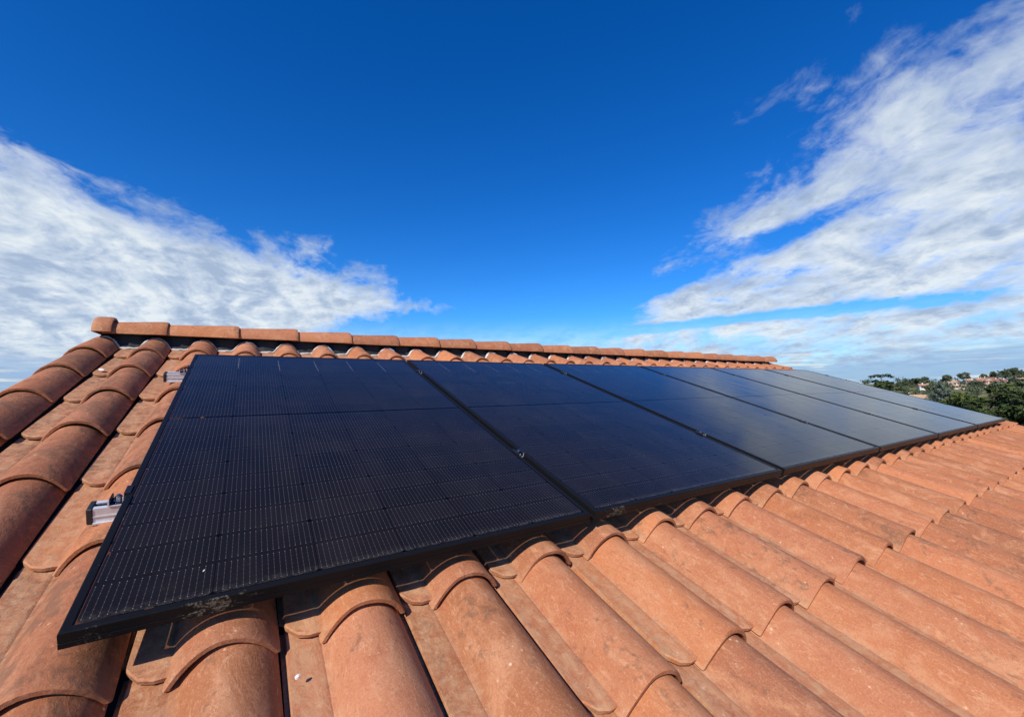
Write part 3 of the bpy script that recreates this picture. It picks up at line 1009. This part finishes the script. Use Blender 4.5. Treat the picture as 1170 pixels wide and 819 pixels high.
def limb(mb, p0, p1, r0, r1, n=6):
    p0, p1 = Vector(p0), Vector(p1)
    q = (p1 - p0).to_track_quat('Z', 'Y')
    vs = []
    for p_, r_ in ((p0, r0), (p1, r1)):
        for i in range(n):
            a = 2 * math.pi * i / n
            vs.append(p_ + q @ Vector((r_ * math.cos(a), r_ * math.sin(a), 0)))
    fs = [(i, (i + 1) % n, n + (i + 1) % n, n + i) for i in range(n)] + [tuple(range(n, 2 * n))]
    mb.add(vs, fs)


def leaves(rs, clumps, n, size, flat=0.0):
    """leaf-sized triangles and quads scattered through the volume of many clumps"""
    cl = np.array([c[:3] for c in clumps]); rd = np.array([c[3:6] for c in clumps])
    wts = rd.prod(axis=1) ** 0.66; wts /= wts.sum()
    idx = rs.choice(len(clumps), n, p=wts)
    d = rs.normal(size=(n, 3)); d /= np.linalg.norm(d, axis=1)[:, None]
    rad = rs.uniform(0.35, 1.0, n) ** 0.5 * rs.uniform(0.85, 1.12, n)
    ctr = cl[idx] + d * rd[idx] * rad[:, None]
    nrm = rs.normal(size=(n, 3)); nrm[:, 2] += flat * 3 + 0.4; nrm += d * 0.9
    nrm /= np.linalg.norm(nrm, axis=1)[:, None]
    t1 = np.cross(nrm, rs.normal(size=(n, 3))); t1 /= np.linalg.norm(t1, axis=1)[:, None]
    t2 = np.cross(nrm, t1)
    s1 = size * rs.uniform(0.6, 1.4, n)[:, None]; s2 = s1 * rs.uniform(0.35, 0.7, n)[:, None]
    V = np.stack([ctr - t1 * s1, ctr + t2 * s2, ctr + t1 * s1, ctr - t2 * s2], 1).reshape(-1, 3)
    F = [(4 * i, 4 * i + 1, 4 * i + 2, 4 * i + 3) for i in range(n)]
    return V, F


def cedar(label, az, dist, height, spread, seed, mat, n=5000, leaf=0.16, tiers=9, conical=False, cat='tree', group=None, name='cedar_tree'):
    rs = np.random.RandomState(seed)
    x, y = EYE.x + dist * math.cos(R(az)), EYE.y + dist * math.sin(R(az))
    z = ground_h(x, y)
    t_ = thing(name, label, cat, Matrix.Translation((x, y, z)), group)
    tr = MB()
    limb(tr, (0, 0, -0.3), (0.1, 0.05, height * 0.55), spread * 0.07, spread * 0.045, 8)
    limb(tr, (0.1, 0.05, height * 0.55), (0.05, 0, height * 0.91), spread * 0.045, 0.03, 8)
    clumps = []
    for k in range(tiers):
        f = k / (tiers - 1)
        hz = height * (0.30 + 0.62 * f)
        rr = spread * ((1.02 - f) ** (0.9 if conical else 0.5)) * (0.85 + 0.3 * rs.rand())
        rr = max(rr, spread * (0.10 if conical else 0.38))
        nb = 3 + int(3 * rs.rand()) if f < 0.9 else 2
        a0 = rs.rand() * 6.28
        for b_ in range(nb):
            a = a0 + b_ * 6.28 / nb + rs.normal() * 0.35
            q = rr * (0.55 + 0.35 * rs.rand())
            e_ = (q * math.cos(a), q * math.sin(a), hz + rs.normal() * height * 0.02 + q * 0.08)
            limb(tr, (0.08, 0.03, hz - rr * 0.15), e_, spread * 0.018, 0.015, 5)
            for s_ in range(3):
                g_ = 0.45 + 0.4 * s_
                clumps.append((e_[0] * g_ + rs.normal() * rr * 0.12, e_[1] * g_ + rs.normal() * rr * 0.12, e_[2] + rs.normal() * 0.08 - (g_ - 0.8) * 0.1 * rr,
                               rr * (0.26 + 0.1 * rs.rand()), rr * (0.26 + 0.1 * rs.rand()), max(0.10, height * 0.012 + 0.035 * rr)))
    tr.build('trunk', M_BARK, t_, None, True)
    V, F = leaves(rs, clumps, n, leaf, 0.6)
    link('crown', mesh_from('crown', V, F), mat, t_)
    return t_


def broadleaf(label, az, dist, height, spread, seed, mat, n=4000, leaf=0.16, squash=1.0, cat='tree', group=None, name='broadleaf_tree'):
    rs = np.random.RandomState(seed)
    x, y = EYE.x + dist * math.cos(R(az)), EYE.y + dist * math.sin(R(az))
    z = ground_h(x, y)
    t_ = thing(name, label, cat, Matrix.Translation((x, y, z)), group)
    tr = MB()
    th = height * 0.42
    limb(tr, (0, 0, -0.3), (0.05, 0.1, th), spread * 0.085, spread * 0.055, 8)
    clumps = []
    for k in range(15):
        a = rs.rand() * 6.28
        ph = rs.uniform(-0.25, 1.0)
        rr = spread * 0.66 * math.sqrt(max(0.05, 1 - max(ph, 0) ** 2)) * rs.uniform(0.5, 1.0)
        c_ = (rr * math.cos(a), rr * math.sin(a), height * 0.58 + ph * height * 0.33 * squash)
        s_ = spread * rs.uniform(0.24, 0.40)
        clumps.append((*c_, s_, s_, s_ * 0.72))
        limb(tr, (0.05, 0.1, th * 0.95), c_, spread * 0.026, 0.02, 5)
    tr.build('trunk', M_BARK, t_, None, True)
    V, F = leaves(rs, clumps, n, leaf)
    link('crown', mesh_from('crown', V, F), mat, t_)
    return t_


NT_ = 'trees growing beyond the right end of the roof'
cedar('dark flat-topped tree with layered boughs above the far panel edge', 16.4, 85, 8.9, 4.2, 11, M_DARKLEAF, 7000, 0.20, 7, group=NT_)
cedar('blue grey conifer standing between the far fields and the dark trees', 12.2, 70, 7.7, 2.6, 12, M_BLUELEAF, 5200, 0.15, 11, True, group=NT_)
cedar('broad dark green cedar with flat layered boughs right of centre behind the roof corner', 9.1, 46, 7.0, 3.6, 13, M_DARKLEAF, 9000, 0.15, 8, group=NT_)
cedar('dark layered cedar at the right picture edge', 7.1, 44, 6.9, 3.0, 14, M_DARKLEAF, 8000, 0.15, 8, group=NT_)
broadleaf('rounded green tree between blue grey conifer and dark cedar', 10.9, 58, 6.5, 2.6, 15, M_GREENLEAF, 6000, 0.16, group=NT_)
broadleaf('low brownish bushy tree right behind the panel edge below the blue conifer', 10.9, 42, 5.3, 1.9, 16, M_BROWN, 4500, 0.13, group=NT_)
broadleaf('bright green bushy tree at the roof corner by the right picture edge', 6.3, 30, 5.2, 2.2, 17, M_GREENLEAF, 6000, 0.12, group=NT_)
cedar('dark low cedar behind the far lower corner of the panels', 8.7, 36, 5.7, 2.3, 18, M_DARKLEAF, 7000, 0.12, 8, group=NT_)
cedar('green layered tree filling the gap behind the two dark cedars', 8.0, 62, 7.0, 3.3, 19, M_GREENLEAF, 8000, 0.16, 8, group=NT_)
broadleaf('olive green tree below the flat topped tree at the panel edge', 14.9, 60, 5.3, 2.2, 20, M_GREENLEAF, 3500, 0.16, group=NT_)
broadleaf('dark tree tip just showing at the left picture edge beyond the tiles', 109.0, 46, 8.05, 1.3, 21, M_DARKLEAF, 4000, 0.14)

# hillside trees, each its own thing
HT = 'round trees on the far hillside'
hill = [(14.9, 420, 6.5, 4.5, 'small dark tree on the skyline right of the flat topped tree'),
        (13.75, 430, 9.0, 5.2, 'round dark tree on the skyline left of the orange roofed far house'),
        (13.2, 520, 8.0, 5.0, 'dark tree on the skyline above the orange roofed far house'),
        (11.7, 520, 9.2, 5.0, 'round tree on the skyline at the left end of the village'),
        (10.62, 560, 11.5, 5.0, 'tall round dark tree on the skyline over the village left part'),
        (9.35, 640, 9.5, 4.6, 'small round tree above the middle of the village'),
        (8.75, 640, 10.5, 5.6, 'round tree above the right part of the village'),
        (8.1, 620, 11.0, 6.0, 'dark tree where the wooded ridge starts right of the village'),
        (7.55, 640, 14.5, 6.0, 'tallest dark tree on the wooded ridge at the right'),
        (12.6, 330, 5.5, 4.0, 'green tree in the field behind the blue grey conifer'),
        (9.9, 380, 5.5, 4.5, 'olive tree in the field below the village'),
        (8.6, 330, 6.0, 4.5, 'dark green tree below the white village houses'),
        (7.6, 360, 7.5, 5.5, 'large dark green tree below the village at the right')]
for i, (az, d_, h_, s_, lb) in enumerate(hill):
    broadleaf(lb, az, d_, h_, s_, 40 + i, M_FARLEAF, 700, 0.75, 1.0, group=HT)

# far-off woods that read as one mass
rs = np.random.RandomState(5)
VV, FF, nn = [], [], 0
def wood(n, az0, az1, d0, d1, h0, h1):
    global nn
    for _ in range(n):
        az, d_ = rs.uniform(az0, az1), rs.uniform(d0, d1)
        x, y = EYE.x + d_ * math.cos(R(az)), EYE.y + d_ * math.sin(R(az))
        h_ = rs.uniform(h0, h1)
        z = ground_h(x, y)
        cl = [(x + rs.normal() * h_ * 0.25, y + rs.normal() * h_ * 0.25, z + h_ * rs.uniform(0.3, 0.8), h_ * 0.4, h_ * 0.4, h_ * 0.32) for _k in range(5)]
        V, F = leaves(rs, cl, 130, h_ * 0.11)
        VV.append(V)
        FF.extend([tuple(i + nn for i in f) for f in F])
        nn += len(V)


wood(70, -4, 8.2, 660, 800, 8, 13)
wood(60, -6, 34, 900, 1300, 6, 10)
wood(34, 12.6, 34, 520, 800, 4, 6.5)
wood(70, 4, 16, 230, 420, 2.0, 4.4)
wood(60, 6, 16, 440, 560, 2.5, 4.0)
wood(110, 18, 150, 160, 900, 2.5, 5.2)
wo_ = link('woodland', mesh_from('woodland', np.concatenate(VV), FF), M_FARLEAF)
wo_['kind'] = 'stuff'
tag(wo_, 'distant woods and hedges covering the hillside', 'woodland')

# ------------------------------------------------------------------ village houses
M_ROOFRED = simple('far_red_roof', (0.27, 0.125, 0.085), 0.85, noise=0.2, scale=1.5)
M_ROOFORANGE = simple('far_orange_roof', (0.38, 0.205, 0.125), 0.85, noise=0.2, scale=1.5)
M_ROOFTAN = simple('far_tan_roof', (0.50, 0.31, 0.19), 0.85, noise=0.2, scale=1.5)
M_WHITE = simple('white_render', (0.62, 0.58, 0.52), 0.9)
M_CREAM = simple('cream_render', (0.66, 0.54, 0.40), 0.9)
M_GLASS = simple('dark_window', (0.03, 0.035, 0.04), 0.15)
M_SHUT = simple('shutter_paint', (0.20, 0.24, 0.26), 0.6)


def village_house(label, az, dist, w, d_, h, rot_, roofm, wallm, lift=0.0):
    w, d_, h = w * 0.62, d_ * 0.66, h * 0.72
    x, y = EYE.x + dist * math.cos(R(az)), EYE.y + dist * math.sin(R(az))
    z = ground_h(x, y) + lift
    t_ = thing('village_house', label, 'house', Matrix.Translation((x, y, z)) @ Matrix.Rotation(R(rot_ + az), 4, 'Z'), 'houses of the village on the hillside')
    MB().box((-d_ / 2, -w / 2, -3), (d_ / 2, w / 2, h)).build('wall', wallm, t_)
    rh = 0.16 * d_ + 0.5
    e_ = 0.45
    r_ = MB()
    V = [(-d_ / 2 - e_, -w / 2 - e_, h + 0.02), (d_ / 2 + e_, -w / 2 - e_, h + 0.02), (d_ / 2 + e_, w / 2 + e_, h + 0.02), (-d_ / 2 - e_, w / 2 + e_, h + 0.02),
         (-d_ / 2 - e_, -w / 2 - e_, h + 0.22), (d_ / 2 + e_, -w / 2 - e_, h + 0.22), (d_ / 2 + e_, w / 2 + e_, h + 0.22), (-d_ / 2 - e_, w / 2 + e_, h + 0.22),
         (0, -w / 2 - e_, h + rh), (0, w / 2 + e_, h + rh)]
    F = [(0, 3, 2, 1), (0, 1, 5, 4), (2, 3, 7, 6), (0, 4, 7, 3), (1, 2, 6, 5), (4, 8, 9, 7), (5, 6, 9, 8), (4, 5, 8), (6, 7, 9)]
    r_.add(V, F)
    ro = r_.build('roof', roofm, t_)
    MB().box((-0.9 - 0.35, w * 0.22 - 0.3, h + rh * 0.4), (-0.9 + 0.35, w * 0.22 + 0.3, h + rh + 0.7)).build('chimney', wallm, ro)
    nwin = max(2, int(w / 3.4))
    for i in range(nwin):
        yy = -w / 2 + w * (i + 0.5) / nwin
        wn = MB().box((-d_ / 2 - 0.04, yy - 0.55, h * 0.42), (-d_ / 2 + 0.05, yy + 0.55, h * 0.42 + 1.25)).build('window', M_GLASS, t_)
        MB().box((-d_ / 2 - 0.09, yy - 1.1, h * 0.42 - 0.05), (-d_ / 2 - 0.001, yy - 0.56, h * 0.42 + 1.3)).box((-d_ / 2 - 0.09, yy + 0.56, h * 0.42 - 0.05), (-d_ / 2 - 0.001, yy + 1.1, h * 0.42 + 1.3)).build('shutter', M_SHUT, wn)
    MB().box((-d_ / 2 - 0.04, w * 0.06 - 0.5, 0.0), (-d_ / 2 + 0.05, w * 0.06 + 0.5, 2.1)).build('door', M_SHUT, t_)
    return t_


village_house('far house with long orange roof and white wall left of the blue grey conifer', 13.25, 400, 10, 8, 3.4, 12, M_ROOFORANGE, M_WHITE, 0.5)
village_house('nearer house with pale tan roof just above the panel edge', 14.0, 210, 8.5, 7, 2.4, -10, M_ROOFTAN, M_CREAM)
village_house('cream house with tan roof at the left end of the village', 11.45, 520, 9, 8, 4.2, 20, M_ROOFTAN, M_CREAM)
village_house('white house next to the round skyline tree at the left of the village', 11.15, 540, 6, 6, 4.5, -15, M_ROOFRED, M_WHITE)
village_house('low red roofed house right of the tall skyline tree', 10.35, 545, 8, 7, 4.0, 25, M_ROOFRED, M_CREAM)
village_house('wide red roofed house with pale wall in the middle of the village', 9.95, 530, 12, 9, 4.2, 5, M_ROOFRED, M_WHITE)
village_house('red roofed house tucked behind the wide one in the village', 9.65, 570, 10, 8, 4.8, 30, M_ROOFORANGE, M_CREAM)
village_house('house with dark red roof and bright upper wall under the skyline trees', 9.15, 590, 12, 8, 5.6, -8, M_ROOFRED, M_WHITE)
village_house('large dark red roofed house in the right half of the village', 8.95, 520, 12, 10, 3.4, 15, M_ROOFRED, M_CREAM)
village_house('small white walled house low on the slope below the dark red roofs', 9.45, 440, 8, 7, 3.0, -12, M_ROOFTAN, M_WHITE)
village_house('white house with low wide front at the lower right of the village', 8.6, 440, 10, 7, 3.1, 10, M_ROOFORANGE, M_WHITE)
village_house('red and white house at the right end of the village row', 8.5, 540, 10, 8, 4.6, -20, M_ROOFRED, M_WHITE)
village_house('white gable house beside the wooded ridge', 8.2, 530, 7, 7, 4.2, 35, M_ROOFRED, M_WHITE)
village_house('tan walled house among the trees low on the slope at the village left', 10.95, 430, 9, 7, 2.8, 8, M_ROOFTAN, M_CREAM)
village_house('cream house below the wooded ridge near the right picture edge', 7.35, 540, 11, 8, 4.4, -5, M_ROOFTAN, M_CREAM)
village_house('small red roofed house among trees between the two lower white houses', 9.0, 455, 9, 7, 3.0, 18, M_ROOFRED, M_CREAM)
village_house('orange roofed house at the top of the village under the small round tree', 9.42, 600, 10, 8, 5.2, -14, M_ROOFORANGE, M_WHITE)
village_house('tan roofed house half hidden between the red roofs of the upper village', 10.15, 580, 9, 8, 4.8, 10, M_ROOFTAN, M_CREAM)
village_house('pale house with red roof beside the right end of the village wood', 7.9, 470, 9, 8, 3.6, 22, M_ROOFRED, M_WHITE)
village_house('orange roofed house on the slope right of the orange roofed far house', 12.85, 430, 9, 8, 3.2, -16, M_ROOFORANGE, M_CREAM)
village_house('long low pale building among the trees at the right picture edge', 6.95, 170, 9, 6, 2.9, 4, M_ROOFTAN, M_WHITE, 0.9)
